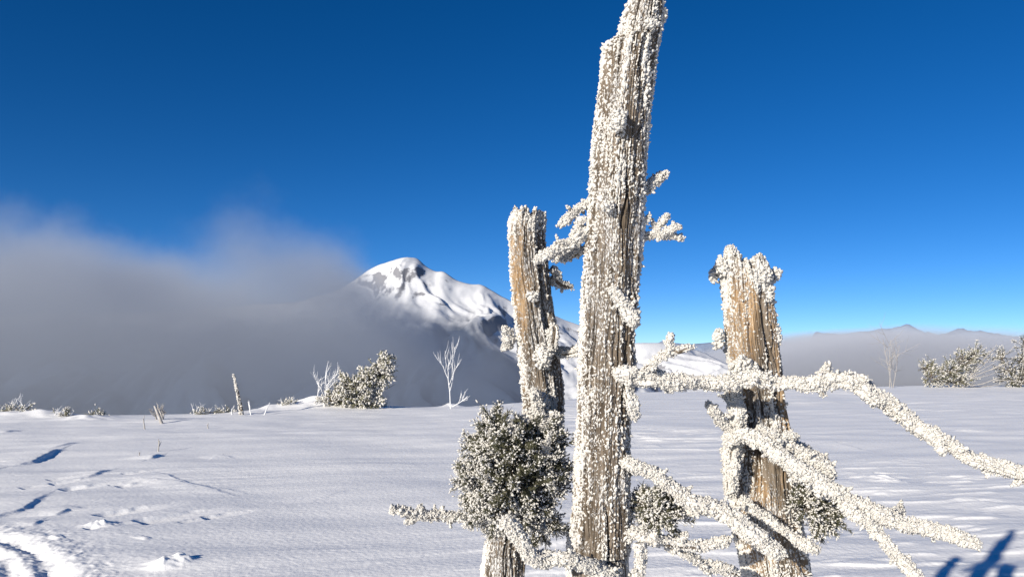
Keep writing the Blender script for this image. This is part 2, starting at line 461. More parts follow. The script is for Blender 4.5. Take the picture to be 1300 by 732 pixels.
# ================================================================== THE SNOW FIELD
AZT = np.arctan((np.array([-900, -300, 0, 100, 200, 300, 400, 500, 600, 720, 800, 900, 1000, 1300, 1700, 2400.]) - 650) / FPX)
DYT = EYE * FPX / (np.array([520, 521, 523, 527, 525, 520, 514, 514, 513, 505, 497, 494, 491, 488, 487, 487.]) - HOR)
def crest(az):
    return np.interp(az, AZT, DYT / np.maximum(np.cos(AZT), .5))
def seg_dist(x, y, pl):
    """distance to polyline, signed side, param"""
    best = np.full(x.shape, 1e9); side = np.zeros(x.shape); par = np.zeros(x.shape); s0 = 0
    tot = sum(math.dist(pl[i], pl[i + 1]) for i in range(len(pl) - 1))
    for i in range(len(pl) - 1):
        ax, ay = pl[i]; bx, by = pl[i + 1]; dx, dy = bx - ax, by - ay; l2 = dx * dx + dy * dy
        t = np.clip(((x - ax) * dx + (y - ay) * dy) / l2, 0, 1)
        d = np.hypot(x - ax - t * dx, y - ay - t * dy)
        m = d < best
        best = np.where(m, d, best); side = np.where(m, np.sign(dx * (y - ay) - dy * (x - ax)), side)
        par = np.where(m, (s0 + t * math.sqrt(l2)) / tot, par); s0 += math.sqrt(l2)
    return best, side, par
def px_line(*pp): return [G(a, b) for a, b in pp]
# wind lips: a drift that ends in a small drop on its far (lee) side
LIPS = [  # polyline in the photo, height, crest side sharpness, width
    (px_line((-30, 664), (0, 654), (28, 646), (42, 636), (60, 626)), .05, .06, .45),
    (px_line((14, 590), (40, 585), (60, 577), (78, 570)), .10, .08, .70),
    (px_line((66, 655), (85, 648), (106, 645)), .045, .05, .25),
    (px_line((35, 671), (50, 664), (60, 662)), .03, .04, .2),
    (px_line((108, 606), (125, 600), (140, 596)), .05, .06, .35),
    (px_line((188, 583), (205, 577)), .07, .06, .35),
    (px_line((62, 569), (80, 566), (100, 562)), .04, .06, .3),
    (px_line((0, 548), (25, 545)), .05, .08, .4),
    (px_line((60, 687), (78, 684)), .02, .03, .15),
    (px_line((180, 688), (193, 685)), .02, .03, .15),
    (px_line((160, 598), (200, 600), (240, 612), (270, 617), (310, 623)), .03, .05, .4),
    (px_line((165, 606), (215, 609), (262, 618), (300, 628)), .025, .05, .3),
    (px_line((250, 580), (275, 577), (295, 580)), .03, .06, .4),
    (px_line((380, 640), (440, 622), (470, 618)), .012, .05, .35),
    (px_line((300, 650), (370, 640), (430, 636)), .010, .05, .35),
    (px_line((810, 545), (850, 548), (900, 546)), .030, .05, .25),
    (px_line((800, 563), (850, 570), (905, 574)), .022, .05, .22),
    (px_line((805, 592), (850, 600), (900, 604)), .020, .04, .2),
    (px_line((1060, 604), (1105, 600), (1150, 612)), .035, .05, .30),
    (px_line((1080, 590), (1140, 584), (1180, 588)), .020, .05, .25),
    (px_line((1130, 650), (1220, 645), (1300, 655)), .018, .04, .22),
    (px_line((1190, 640), (1240, 636), (1300, 640)), .016, .04, .22),
    (px_line((1000, 566), (1060, 563), (1110, 572)), .022, .05, .3),
]
PITS = [(145, 653, .16, .09), (197, 662, .17, .09), (270, 657, .10, .06), (92, 618, .13, .08), (38, 617, .10, .05), (72, 608, .10, .05),
        (168, 600, .12, .05), (150, 612, .10, .04), (118, 674, .07, .05), (76, 612, .10, .05), (236, 664, .06, .03), (165, 614, .14, .06)]
MOUNDS = [(1108, 608, .30, .10, .045), (1128, 612, .22, .08, .03), (128, 670, .12, .10, .05), (216, 718, .14, .10, .045), (205, 722, .06, .06, .03), (232, 716, .07, .05, .03), (262, 513, 1.0, .7, .14), (410, 516, 1.3, 1.0, .28), (572, 514, .35, .35, .12),
          (345, 518, .8, .6, .10), (950, 574, .3, .12, .04), (1230, 546, .4, .2, .04), (1100, 500, 1.2, .8, .06), (20, 527, 1.3, .8, .10), (60, 528, .9, .6, .09), (110, 532, .6, .5, .1),
          (840, 496, 1.8, 1.0, -.22)]
TR_R = px_line((-90, 662), (-40, 670), (0, 676), (28, 682), (58, 688), (84, 708), (118, 738), (150, 775))
TR_1 = px_line((-80, 676), (-30, 682), (14, 688), (38, 700), (56, 712), (76, 736), (95, 770))
TR_M = px_line((-80, 690), (-30, 690), (5, 696), (28, 711), (40, 733), (50, 760))
TR_2 = px_line((-80, 704), (-30, 702), (8, 708), (22, 735), (30, 760))
def height(x, y, fine=True):
    r = np.hypot(x, y); az = np.arctan2(x, y)
    D = crest(az) - 1.3
    jag = .10 * fbm(x * .35, y * .35, 0.3, 3, 50)
    near = sstep(120, 30, r)
    z = near * (.035 * perlin(x * .42 + .3 * y, y * .6, 7, 69) * sstep(3, 8, r) + .05 * fbm(x * .16, y * .16, 0, 2, 51) * sstep(2, 7, r) + jag * .35 * sstep(9, 22, r) * sstep(.3, -.2, az))
    # sastrugi: wind from the left, drifts drawn out along x
    wx = x * .97 + y * .22; wy = -x * .22 + y * .97
    wy2 = wy + .25 * perlin(wx * .25, wy * .5, 0, 53)
    a = perlin(wx * .35, wy2 * 1.7, 0, 54); b = perlin(wx * .9, wy2 * 4.2, 3, 55); c = perlin(wx * 2.6, wy2 * 9, 5, 56)
    rough = sstep(-.35, .35, perlin(wx * .12, wy * .2, 9, 57))
    right = sstep(-.12, .12, az)
    amp = (.55 + .6 * rough * right) * sstep(1.2, 4, r) * near
    lipf = lambda q: np.where(q > 0, 1 - np.abs(2 * np.clip(q, 0, 1) - .6), q * .5)
    z = z + amp * (.034 * a + .015 * np.maximum(b, -.1) * rough ** 2 + .0025 * c * rough ** 2)
    z = z + amp * rough * .011 * sstep(.15, .48, b + .4 * c) * (.4 + .6 * right)
    if fine:
        z = z + near * .0022 * fbm(x * 3.5, y * 5, 1, 4, 58) + near * .0018 * fbm(x * 22, y * 22, 1, 2, 59)
        for pl, h, ws, wl in LIPS:
            xs = [p[0] for p in pl]; ys = [p[1] for p in pl]
            m = (x > min(xs) - 1.5) & (x < max(xs) + 1.5) & (y > min(ys) - 1.5) & (y < max(ys) + 1.5)
            if not m.any(): continue
            d, s, t = seg_dist(x[m], y[m], pl)
            lee = 1 if (-(ys[-1] - ys[0]) * .627 + (xs[-1] - xs[0]) * .779) > 0 else -1
            d = d * s * lee + .03 * perlin(x[m] * 6, y[m] * 6, h, 61)
            env = np.sin(PI * np.clip(t, .02, .98)) ** .7
            # the left of the drawing direction is the lee
            z[m] += .62 * h * env * np.where(d > 0, np.exp(-(d / (ws * .8)) ** 2), np.exp(-(d / wl) ** 2))
        for a_, b_, rr, h in PITS:
            gx, gy = G(a_, b_); m = np.hypot(x - gx, y - gy) < rr * 6.5
            xx, yy = x[m] - gx, y[m] - gy
            u = (xx * .627 + yy * .779) / rr + .15 * perlin(xx * 6, yy * 6, a_, 62); l = (xx * .779 - yy * .627) / rr + .2 * perlin(xx * 6, yy * 6, a_ + 5, 62)
            z[m] += -h * .55 * sstep(-1.05, -.65, u) * sstep(5.5, -.4, u) * sstep(1.1, .7, np.abs(l))
        for a_, b_, rx, ry, h in MOUNDS:
            gx, gy = G(a_, b_); m = np.hypot(x - gx, y - gy) < max(rx, ry) * 4
            xx, yy = x[m] - gx, y[m] - gy
            z[m] += h * np.exp(-(xx / rx) ** 2 - (yy / ry) ** 2) * (1 + .5 * perlin(xx * 2.2 / rx, yy * 2.2 / ry, a_, 63))
        m = (np.hypot(x + 4.2, y - 5.6) < 3.6)
        X, Y = x[m], y[m]; e = np.zeros(m.sum())
        wob = .03 * fbm(X * 5, Y * 5, 0, 3, 64)
        for pl, h, w in ((TR_R, .012, .15), (TR_1, -.034, .085), (TR_M, .010, .08), (TR_2, -.036, .085)):
            d, s, t = seg_dist(X, Y, pl)
            e += h * np.exp(-((d + wob * .6) / w) ** 2) * (1 + .35 * perlin(X * 8, Y * 8, h, 65))
            if h > 0: e += .011 * np.exp(-((d - .05) / (w * 1.2)) ** 2) * np.maximum(0, fbm(X * 13, Y * 13, 2, 2, 66))
        ed = seg_dist(X, Y, TR_1)[0]
        z[m] += e + .010 * np.exp(-(ed / .45) ** 2) * fbm(X * 7, Y * 7, 3, 3, 68)
    # beyond the crest the mountain falls away into the valley
    o = np.clip(r - D, 0, None)
    drop = np.where(o < 14, .02 * o * o, .02 * 196 + .56 * (o - 14))
    z = z - drop
    floor = -165 + 10 * perlin(x / 500, y / 500, 0, 67)
    return np.maximum(z, floor)
def h1(x, y): return float(height(np.array([x]), np.array([y]))[0])
fa = np.radians(np.linspace(-41, 41, 1150)); ra = np.radians(np.linspace(41, 319, 130))[1:-1]
az = np.concatenate([fa, ra]); na = len(az)
rr = np.concatenate([np.geomspace(.35, 3, 60)[:-1], np.geomspace(3, 24, 1350)[:-1], np.geomspace(24, 62, 260)[:-1], np.geomspace(62, 16000, 110)])
Rg, Ag = np.meshgrid(rr, az, indexing='ij')
X, Y = Rg * np.sin(Ag), Rg * np.cos(Ag)
Z = height(X.ravel(), Y.ravel()).reshape(X.shape)
A = Acc(); v = np.stack([X, Y, Z], -1)
# az grows clockwise, so flip the winding
v = v[:, ::-1]; grid(A, v, None, False)
A.add(np.vstack([v[0], [[0, 0, 0]]]), np.array([[k, (k + 1) % na, na] for k in range(na)]))
g = A.build('snow_ground', SNOW); tag(g, 'wind-packed snow plateau with drifts, pits and a ski track', kind='structure')

# ================================================================== MOUNTAINS
def ridge_sheet(name, tbl, dist, depth_f, depth_b, zbase, mat_, rough, seed, nx=500, ny=110):
    px = np.linspace(tbl[0][0], tbl[-1][0], nx)
    ry = np.interp(px, [t[0] for t in tbl], [t[1] for t in tbl])
    k = np.ones(5) / 5; ry = np.convolve(np.pad(ry, 2, 'edge'), k, 'valid')
    s = np.concatenate([np.linspace(-1, 0, ny * 2 // 3), np.linspace(0, 1, ny // 3)[1:]])
    Yd = dist + np.where(s < 0, s * depth_f, s * depth_b)
    Xr = (px - 650) / FPX * dist
    Zr = EYE + (HOR - ry) / FPX * dist
    Sg, Xg = np.meshgrid(s, Xr, indexing='ij'); Yg = np.repeat(Yd[:, None], nx, 1)
    t = 1 - np.abs(Sg)
    prof = np.where(Sg < 0, t ** 1.25, t ** 1.2)
    Zg = zbase + (Zr[None] - zbase) * prof
    # spurs and gullies running down from the ridge
    sp = fbm(Xg / rough + .6 * perlin(Xg / rough, Yg / rough, 0, seed), Yg / (rough * 2.2), 0, 7, seed + 1)
    Zg = Zg + sp * rough * .30 * np.minimum(1, np.abs(Sg) * 7 + .16) * np.clip((Zr[None] - zbase) / 250, .25, 1)
    Yg = Yg + rough * .5 * perlin(Xg / rough, Sg * 2, 3, seed + 9) * (1 - np.abs(Sg))
    A = Acc(); n1, n2 = Xg.shape
    i = np.arange(n1 - 1)[:, None] * n2; j = np.arange(n2 - 1)[None]
    f = np.stack([i + j, i + j + 1, i + n2 + j + 1, i + n2 + j], -1).reshape(-1, 4)
    A.add(np.stack([Xg, Yg, Zg], -1).reshape(-1, 3), f)
    return A.build(name, mat_)
def mount_mat(name, shade_top, soft, far=False):
    m, nt, b = mat(name); c = objc(nt)
    sp = nt.nodes.new('ShaderNodeSeparateXYZ'); nt.links.new(c, sp.inputs[0])
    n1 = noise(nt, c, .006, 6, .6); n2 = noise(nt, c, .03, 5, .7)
    # painted cloud shade starts below this line: high on the peak, low at right
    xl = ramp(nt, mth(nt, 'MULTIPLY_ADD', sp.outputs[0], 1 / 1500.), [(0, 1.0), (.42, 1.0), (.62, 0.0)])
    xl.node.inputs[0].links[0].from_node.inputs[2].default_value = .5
    h = mth(nt, 'ADD', mth(nt, 'SUBTRACT', sp.outputs[2], mth(nt, 'MULTIPLY', xl, shade_top + 150)), 150)
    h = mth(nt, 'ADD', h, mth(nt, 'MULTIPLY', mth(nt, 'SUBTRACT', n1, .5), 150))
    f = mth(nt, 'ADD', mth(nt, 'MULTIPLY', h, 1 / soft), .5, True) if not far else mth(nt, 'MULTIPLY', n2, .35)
    forest_shade_haze = mix(nt, n2, (.020, .034, .068), (.045, .066, .11)) if not far else mix(nt, n2, (.11, .17, .29), (.17, .24, .36))  # near: cloud shade painted as dark blue; far: air haze in the colour
    snow = (.68, .69, .71)
    # bare rock on the steepest ground
    geo = nt.nodes.new('ShaderNodeNewGeometry'); s2 = nt.nodes.new('ShaderNodeSeparateXYZ'); nt.links.new(geo.outputs['Normal'], s2.inputs[0])
    st = mth(nt, 'ADD', s2.outputs[2], mth(nt, 'MULTIPLY', n2, .5))
    rk = ramp(nt, st, [(.86, 1.0), (.93, 0.0)])
    rn = ramp(nt, noise(nt, c, .011, 7, .68, (1, .5, 2.2)), [(.66, 0.0), (.69, 1.0)]); rk = mth(nt, 'MAXIMUM', rk, mth(nt, 'MULTIPLY', rn, xl))
    col = mix(nt, f, forest_shade_haze, mix(nt, mth(nt, 'MULTIPLY', rk, .8 if not far else 0), snow, (.10, .10, .12)))
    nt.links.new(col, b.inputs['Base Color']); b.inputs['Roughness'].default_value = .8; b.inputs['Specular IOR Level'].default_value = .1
    return m
T1 = [(-260, 404), (-60, 400), (120, 396), (300, 390), (380, 382), (430, 365), (460, 347), (480, 337), (500, 330), (515, 326), (530, 330), (540, 340), (552, 346), (563, 345), (578, 356), (600, 362), (612, 361), (630, 372), (645, 380),
      (680, 394), (720, 408), (760, 420), (800, 432), (840, 434), (870, 437), (900, 446), (925, 462), (945, 482), (965, 500), (1000, 520)]
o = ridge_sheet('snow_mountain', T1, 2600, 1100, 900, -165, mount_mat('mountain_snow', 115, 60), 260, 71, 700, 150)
tag(o, 'snow-capped mountain ridge rising out of the fog', kind='structure')
T2 = [(760, 445), (800, 438), (860, 436), (910, 434), (960, 436), (1010, 434), (1060, 429), (1095, 425), (1115, 421), (1135, 419), (1160, 424), (1185, 429), (1200, 425), (1225, 424), (1245, 430), (1265, 427), (1290, 434), (1340, 440), (1500, 446), (1800, 450)]
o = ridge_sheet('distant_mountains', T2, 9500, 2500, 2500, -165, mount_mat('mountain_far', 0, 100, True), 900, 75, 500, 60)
tag(o, 'far blue mountain range on the horizon', kind='structure')

# ================================================================== FOG AND CLOUD
def volume_box(name, lo, hi, tops, dens, soft, amp, nscale, color, g, xfall, seed, step, low=None):
    """tops: (x, z) height of the upper edge along x; xfall: (x, factor)"""
    lo, hi = np.array(lo, float), np.array(hi, float)
    me = bpy.data.meshes.new(name)
    vs = [(x, y, z) for x in (lo[0], hi[0]) for y in (lo[1], hi[1]) for z in (lo[2], hi[2])]
    me.from_pydata(vs, [], [(0, 1, 3, 2), (4, 6, 7, 5), (0, 4, 5, 1), (2, 3, 7, 6), (0, 2, 6, 4), (1, 5, 7, 3)])
    o = bpy.data.objects.new(name, me); COL.objects.link(o)
    m = bpy.data.materials.new(name); m.use_nodes = True; nt = m.node_tree
    nt.nodes.remove(nt.nodes['Principled BSDF'])
    pv = nt.nodes.new('ShaderNodeVolumePrincipled'); nt.links.new(pv.outputs[0], nt.nodes['Material Output'].inputs['Volume'])
    pv.inputs['Color'].default_value = (*color, 1); pv.inputs['Anisotropy'].default_value = g
    c = objc(nt); sp = nt.nodes.new('ShaderNodeSeparateXYZ'); nt.links.new(c, sp.inputs[0])
    xn = mth(nt, 'MULTIPLY_ADD', sp.outputs[0], 1 / (hi[0] - lo[0])); xn.node.inputs[2].default_value = -lo[0] / (hi[0] - lo[0])
    nx = lambda x: (x - lo[0]) / (hi[0] - lo[0])
    nz = lambda z: (z - lo[2]) / (hi[2] - lo[2])
    top = ramp(nt, xn, [(nx(x), nz(z)) for x, z in tops], 'CARDINAL')
    top = mth(nt, 'MULTIPLY_ADD', top, hi[2] - lo[2]); top.node.inputs[2].default_value = lo[2]
    mp = nt.nodes.new('ShaderNodeMapping'); mp.inputs['Location'].default_value = (seed * 3.7, seed * 1.3, 0); nt.links.new(c, mp.inputs[0])
    n = noise(nt, mp.outputs[0], nscale, 7, .66)
    d = mth(nt, 'SUBTRACT', top, sp.outputs[2])
    d = mth(nt, 'MULTIPLY', d, 1 / soft)
    d = mth(nt, 'ADD', d, mth(nt, 'MULTIPLY', mth(nt, 'SUBTRACT', n, .5), amp))
    d = mth(nt, 'MAXIMUM', d, 0.0); d = mth(nt, 'MINIMUM', d, 1.0)
    d = mth(nt, 'POWER', d, 1.6)
    if low: d = mth(nt, 'MULTIPLY', d, ramp(nt, mth(nt, 'MULTIPLY_ADD', sp.outputs[2], 1 / (low[1] - low[0])), [(0, low[2]), (1, 1.0)], 'EASE')); d.node.inputs[1].links[0].from_node.inputs[0].links[0].from_node.inputs[2].default_value = -low[0] / (low[1] - low[0])
    xf = ramp(nt, xn, [(nx(x), f) for x, f in xfall], 'EASE')
    d = mth(nt, 'MULTIPLY', mth(nt, 'MULTIPLY', d, xf), dens)
    nt.links.new(d, pv.inputs['Density'])
    me.materials.append(m)
    try: m.cycles.volume_step_rate = step
    except Exception: pass
    return o
FY = 330.
fx = lambda px, y=FY: (px - 650) / FPX * y
fz = lambda py, y=FY: EYE + (HOR - py) / FPX * y
fog = volume_box('fog_bank', (-420, 230, -150), (60, 430, 95),
    [(fx(-100), fz(295)), (fx(20), fz(305)), (fx(100), fz(282)), (fx(190), fz(308)), (fx(270), fz(332)), (fx(340), fz(338)), (fx(395), fz(292)), (fx(440), fz(316)), (fx(490), fz(346)), (fx(560), fz(392)), (fx(680), fz(435))],
    .024, 21, 2.7, .032, (.62, .66, .73), .15, [(fx(-100), 1), (fx(380), 1.0), (fx(500), .95), (fx(610), .80), (fx(690), .38), (fx(765), 0.0)], 3, .5, (-30, 44, .17))
tag(fog, 'grey bank of fog filling the valley left of the trunks', kind='stuff')
CY = 4000.
cl = volume_box('cloud_bank', (300, 3300, -140), (4600, 4900, 190),
    [(fx(780, CY), fz(452, CY)), (fx(900, CY), fz(442, CY)), (fx(1010, CY), fz(423, CY)), (fx(1100, CY), fz(414, CY)), (fx(1200, CY), fz(419, CY)), (fx(1320, CY), fz(426, CY)), (fx(1650, CY), fz(440, CY))],
    .0030, 60, 1.8, .0016, (.77, .79, .84), 0.0, [(300, 0), (fx(860, CY), .6), (fx(980, CY), 1), (4600, 1)], 8, .6)
tag(cl, 'low pale cloud lying in front of the far mountains', kind='stuff')
# ================================================================== THE DEAD TREES
def rime_on(name, acc, parent): return acc.build(name, RIME, parent, smooth=False)
# ---- the tall middle trunk
t1 = empty('dead_tree', (.165, 1.40, 0))
tag(t1, 'tallest frost-covered dead trunk, running out of the top of the picture', 'dead tree')
prof = [(-38, 806, 846), (-15, 801, 846), (0, 797, 845), (20, 789, 845), (50, 781, 841), (57, 767, 839), (100, 760, 833), (180, 750, 825), (250, 745, 820), (300, 741, 816), (350, 737, 813),
        (420, 733, 808), (480, 730, 806), (560, 728, 803), (640, 724, 803), (700, 720, 801), (760, 716, 800)]
def knot_mod(specs):
    def f(rad, c, th, R):
        z = c[:, 2:3]
        for zz, an, h, wz, wa in specs:
            da = np.angle(np.exp(1j * (th[None] - an)))
            d2 = ((z - zz) / wz) ** 2 + (da / wa) ** 2
            rad = rad * (1 + h * np.exp(-d2) - h * .7 * np.exp(-d2 * 6) * (h > 0))
        return rad
    return f
zof = lambda py, d: P(0, py, d)[2]
FRONT = -PI / 2
d1 = lambda y: 1.40
mod1 = knot_mod([(zof(262, 1.4), FRONT - .05, .20, .022, .42), (zof(470, 1.4), FRONT + .9, .18, .04, .5), (zof(590, 1.4), FRONT + .8, .10, .03, .4), (zof(330, 1.4), FRONT - .35, -.06, .10, .22),
                 (zof(345, 1.4), FRONT + .72, -.13, .09, .16), (zof(75, 1.4), FRONT + .4, -.15, .03, .12)])
def dens1(py, th):
    da = np.angle(np.exp(1j * (th - FRONT)))
    e = .10 * sstep(260, 200, py) + .22 * sstep(160, 40, py) + .10 * sstep(350, 520, py)
    e = e - .55 * np.exp(-((py - 325) / 42) ** 2 - ((da + .38) / .22) ** 2)        # bare tan strip
    e = e - .35 * np.exp(-((py - 110) / 40) ** 2 - ((da + .75) / .12) ** 2)
    return e + .25 * sstep(.9, 1.4, np.abs(da))
tr, A, info = trunk(t1, prof, d1, (.13, 1.42, -.05, .085), WOOD_MAIN, 100, mod=mod1, dens=dens1, ngr=24000, gs=(.0006, .0021), jag=.03, ridge=.11, crack=.34, pf0=.11)
clump(A, 786, 150, 1.335, 9, 12, 60, .0042); clump(A, 827, 30, 1.345, 9, 5, 40, .004); clump(A, 782, 160, 1.335, 7, 7, 30, .004)
clump(A, 843, 18, 1.40, 4, 8, 25, .004); clump(A, 772, 262, 1.34, 8, 7, 40, .0036)
rime_on('rime_crust', A, tr)
br = lambda par, pts, seed, **k: branch(par, pts, seed, **k)
# the long limb to the right
br(t1, [(778, 474, 1.38, 15), (800, 474, 1.35, 16), (835, 478, 1.345, 15), (880, 484, 1.355, 12.5), (940, 487, 1.36, 12), (1000, 486, 1.35, 11.5), (1042, 482, 1.34, 13), (1078, 487, 1.33, 14), (1110, 506, 1.32, 13), (1150, 531, 1.31, 13.5), (1195, 560, 1.29, 13), (1245, 583, 1.27, 12), (1330, 617, 1.25, 11)], 1, cover=.9, cluster=.25)
br(t1, [(1046, 480, 1.34, 7), (1050, 468, 1.34, 7), (1052, 462, 1.335, 6)], 2)
br(t1, [(1040, 486, 1.34, 8), (1044, 496, 1.33, 7), (1046, 502, 1.33, 5)], 3, cover=.5)
br(t1, [(1192, 558, 1.285, 9), (1194, 570, 1.275, 8), (1196, 576, 1.275, 6)], 4)
br(t1, [(1080, 482, 1.33, 8), (1098, 482, 1.335, 7), (1106, 488, 1.335, 6)], 5)
# short snag behind the limb
br(t1, [(808, 478, 1.35, 9), (826, 464, 1.335, 8), (846, 450, 1.325, 8), (866, 445, 1.32, 8), (882, 441, 1.32, 6)], 6, cover=.55)
br(t1, [(850, 452, 1.325, 6.5), (850, 440, 1.32, 6.5), (850, 424, 1.315, 6)], 7)
br(t1, [(796, 486, 1.37, 9), (800, 505, 1.35, 10), (803, 520, 1.345, 9), (806, 532, 1.35, 6)], 8, cover=.55)
# lower limb crossing in front of the right stump
br(t1, [(782, 586, 1.38, 10), (800, 588, 1.36, 11), (825, 599, 1.35, 11), (860, 621, 1.345, 12), (895, 641, 1.34, 14), (925, 660, 1.33, 15.5), (955, 680, 1.32, 15), (980, 695, 1.31, 13), (1000, 704, 1.305, 8)], 9, cover=1.0)
br(t1, [(905, 642, 1.35, 8), (880, 648, 1.37, 7.5), (862, 651, 1.38, 7), (850, 655, 1.385, 5)], 10, cover=.55)
# the tangle at the foot
br(t1, [(798, 676, 1.38, 12), (815, 682, 1.36, 11), (840, 691, 1.355, 10), (870, 693, 1.35, 9), (900, 690, 1.35, 9), (928, 687, 1.355, 8)], 11, cover=.62)
br(t1, [(846, 690, 1.37, 8), (868, 705, 1.38, 8), (890, 715, 1.39, 8.5), (915, 722, 1.40, 9), (940, 733, 1.41, 9)], 12, cover=.55)
br(t1, [(812, 688, 1.34, 12), (814, 705, 1.335, 11), (812, 725, 1.33, 11), (808, 750, 1.33, 11)], 13, cover=.6)
br(t1, [(858, 693, 1.35, 6), (866, 682, 1.35, 6.5), (872, 676, 1.35, 5.5)], 14)
br(t1, [(836, 690, 1.345, 8), (830, 682, 1.34, 8), (832, 676, 1.335, 6)], 15)
# limb in front of the left trunk
br(t1, [(795, 752, 1.35, 12), (775, 735, 1.325, 12), (750, 718, 1.31, 13), (722, 709, 1.30, 12), (700, 708, 1.30, 13), (682, 706, 1.29, 13), (664, 686, 1.285, 12), (650, 668, 1.28, 12), (640, 655, 1.275, 10)], 16, cover=1.0, gsize=(.0006, .0015))
# twigs on the upper left
br(t1, [(757, 255, 1.41, 8), (742, 260, 1.41, 8), (727, 272, 1.405, 8), (717, 282, 1.40, 8), (711, 288, 1.40, 5)], 17, gsize=(.0006, .0015))
br(t1, [(752, 290, 1.40, 10), (738, 298, 1.395, 11), (722, 308, 1.39, 10), (705, 317, 1.385, 9.5), (690, 325, 1.38, 9), (679, 333, 1.378, 6)], 18, gsize=(.0006, .0015), cover=1.0)
br(t1, [(742, 284, 1.40, 7), (736, 280, 1.40, 7), (730, 296, 1.40, 6.5), (722, 300, 1.40, 5)], 19, gsize=(.0006, .0015))
br(t1, [(750, 319, 1.42, 9), (735, 318, 1.425, 9), (718, 324, 1.43, 8), (704, 332, 1.43, 6)], 20, gsize=(.0006, .0015), cover=.6)
# twigs on the upper right
br(t1, [(808, 252, 1.41, 10), (824, 240, 1.415, 10), (838, 228, 1.42, 10), (848, 216, 1.425, 8)], 21, gsize=(.0006, .0015), cover=.55)
br(t1, [(806, 304, 1.41, 9), (820, 301, 1.41, 8), (838, 299, 1.41, 7.5), (855, 300, 1.41, 6), (866, 302, 1.41, 5)], 22, gsize=(.0006, .0015), cover=.8)
br(t1, [(830, 298, 1.41, 6), (838, 286, 1.41, 6.5), (848, 273, 1.41, 6)], 23, gsize=(.0006, .0015))
br(t1, [(838, 298, 1.40, 6), (852, 291, 1.40, 6.5), (864, 287, 1.40, 5)], 24, gsize=(.0006, .0015))
br(t1, [(812, 284, 1.40, 6), (822, 280, 1.40, 5.5), (824, 274, 1.40, 4)], 25, gsize=(.0006, .0015))
# snow plume stuck on the trunk
br(t1, [(776, 364, 1.345, 5), (781, 376, 1.335, 8), (788, 390, 1.33, 11), (797, 403, 1.33, 12), (805, 412, 1.335, 7)], 26, cover=1.1, cluster=.3)
br(t1, [(800, 404, 1.335, 8), (808, 398, 1.335, 8), (812, 394, 1.34, 6)], 27)
ce = lambda px, py, d, rx, ry, rd: (P(px, py, d), np.array([rx * d / FPX, rd, ry * d / FPX]))
foliage(t1, [(*ce(840, 650, 1.375, 20, 22, .035), 1), (*ce(820, 640, 1.385, 16, 18, .03), .6)], 120, 46, .024, .012, .0008, (.0007, .0019), .48, rime_side=lambda p: 1 + 1.0 * (p[:, 0] < P(822, 0, 1.38)[0]))
# ---- the left trunk
t2 = empty('dead_tree', (-.04, 1.57, 0))
tag(t2, 'brown cracked dead trunk with the dark green needle tuft growing on it', 'dead tree')
prof = [(276, 648, 694), (288, 643, 694), (320, 643, 696), (360, 645, 701), (400, 648, 706), (440, 653, 712), (480, 658, 715), (520, 660, 717), (570, 650, 708), (620, 632, 690), (660, 620, 676), (700, 613, 668), (760, 606, 668)]
d2 = lambda y: 1.55
def dens2(py, th):
    da = np.angle(np.exp(1j * (th - FRONT)))
    e = -.17 + .75 * sstep(320, 275, py) + .35 * sstep(-.75, -1.2, da) - .2 * np.exp(-((py - 490) / 50) ** 2 - ((da + .5) / .5) ** 2) + .35 * np.exp(-((py - 500) / 40) ** 2 - ((da - .7) / .5) ** 2)
    return e
mod2 = knot_mod([(zof(432, 1.55), FRONT + .1, .10, .03, .4), (zof(330, 1.55), FRONT + .75, -.30, .12, .20), (zof(400, 1.55), FRONT + .5, -.22, .06, .14), (zof(370, 1.55), FRONT + .2, .12, .02, .3), (zof(470, 1.55), FRONT + .45, -.2, .06, .12)])
tr, A, info = trunk(t2, prof, d2, (-.10, 1.58, -.05, .07), WOOD_LEFT, 203, mod=mod2, dens=dens2, ngr=17000, gs=(.0006, .0018), jag=.03, ridge=.26, crack=.50, pf0=.22)
for c_ in ((690, 452, 1.495, 12, 16, 90), (686, 515, 1.49, 11, 18, 110), (700, 535, 1.48, 16, 14, 120), (676, 376, 1.49, 7, 6, 30), (708, 560, 1.49, 9, 26, 120), (670, 530, 1.48, 9, 10, 50), (700, 428, 1.50, 7, 12, 40)):
    clump(A, *c_, .0042)
rime_on('rime_crust', A, tr)
for k, (pts, cv) in enumerate([
    ([(652, 432, 1.54, 7), (644, 432, 1.53, 8), (637, 430, 1.525, 7)], .6), ([(650, 424, 1.54, 6), (642, 420, 1.53, 6), (640, 416, 1.53, 5)], .7), ([(650, 440, 1.54, 6), (641, 442, 1.53, 6), (638, 444, 1.53, 4)], .7),
    ([(704, 446, 1.54, 10), (716, 446, 1.535, 10), (728, 441, 1.53, 9), (738, 440, 1.53, 7)], .7),
    ([(700, 352, 1.57, 6), (708, 358, 1.58, 8), (718, 364, 1.59, 7), (726, 366, 1.6, 4)], .55), ([(700, 340, 1.57, 6), (708, 348, 1.58, 7), (712, 352, 1.58, 5)], .6),
    ([(700, 444, 1.50, 8), (702, 425, 1.49, 8), (700, 412, 1.49, 7)], .5),
    ([(690, 545, 1.47, 9), (686, 520, 1.465, 10), (680, 500, 1.465, 9), (677, 492, 1.465, 6)], 1.0)]):
    br(t2, pts, 40 + k, cover=cv, gsize=(.0006, .0015))
br(t2, [(640, 668, 1.50, 10), (615, 664, 1.46, 10), (590, 657, 1.43, 9), (560, 655, 1.42, 8.5), (530, 653, 1.41, 8), (508, 650, 1.40, 8.5), (496, 650, 1.40, 7)], 50, cover=.75, gsize=(.0006, .0015))
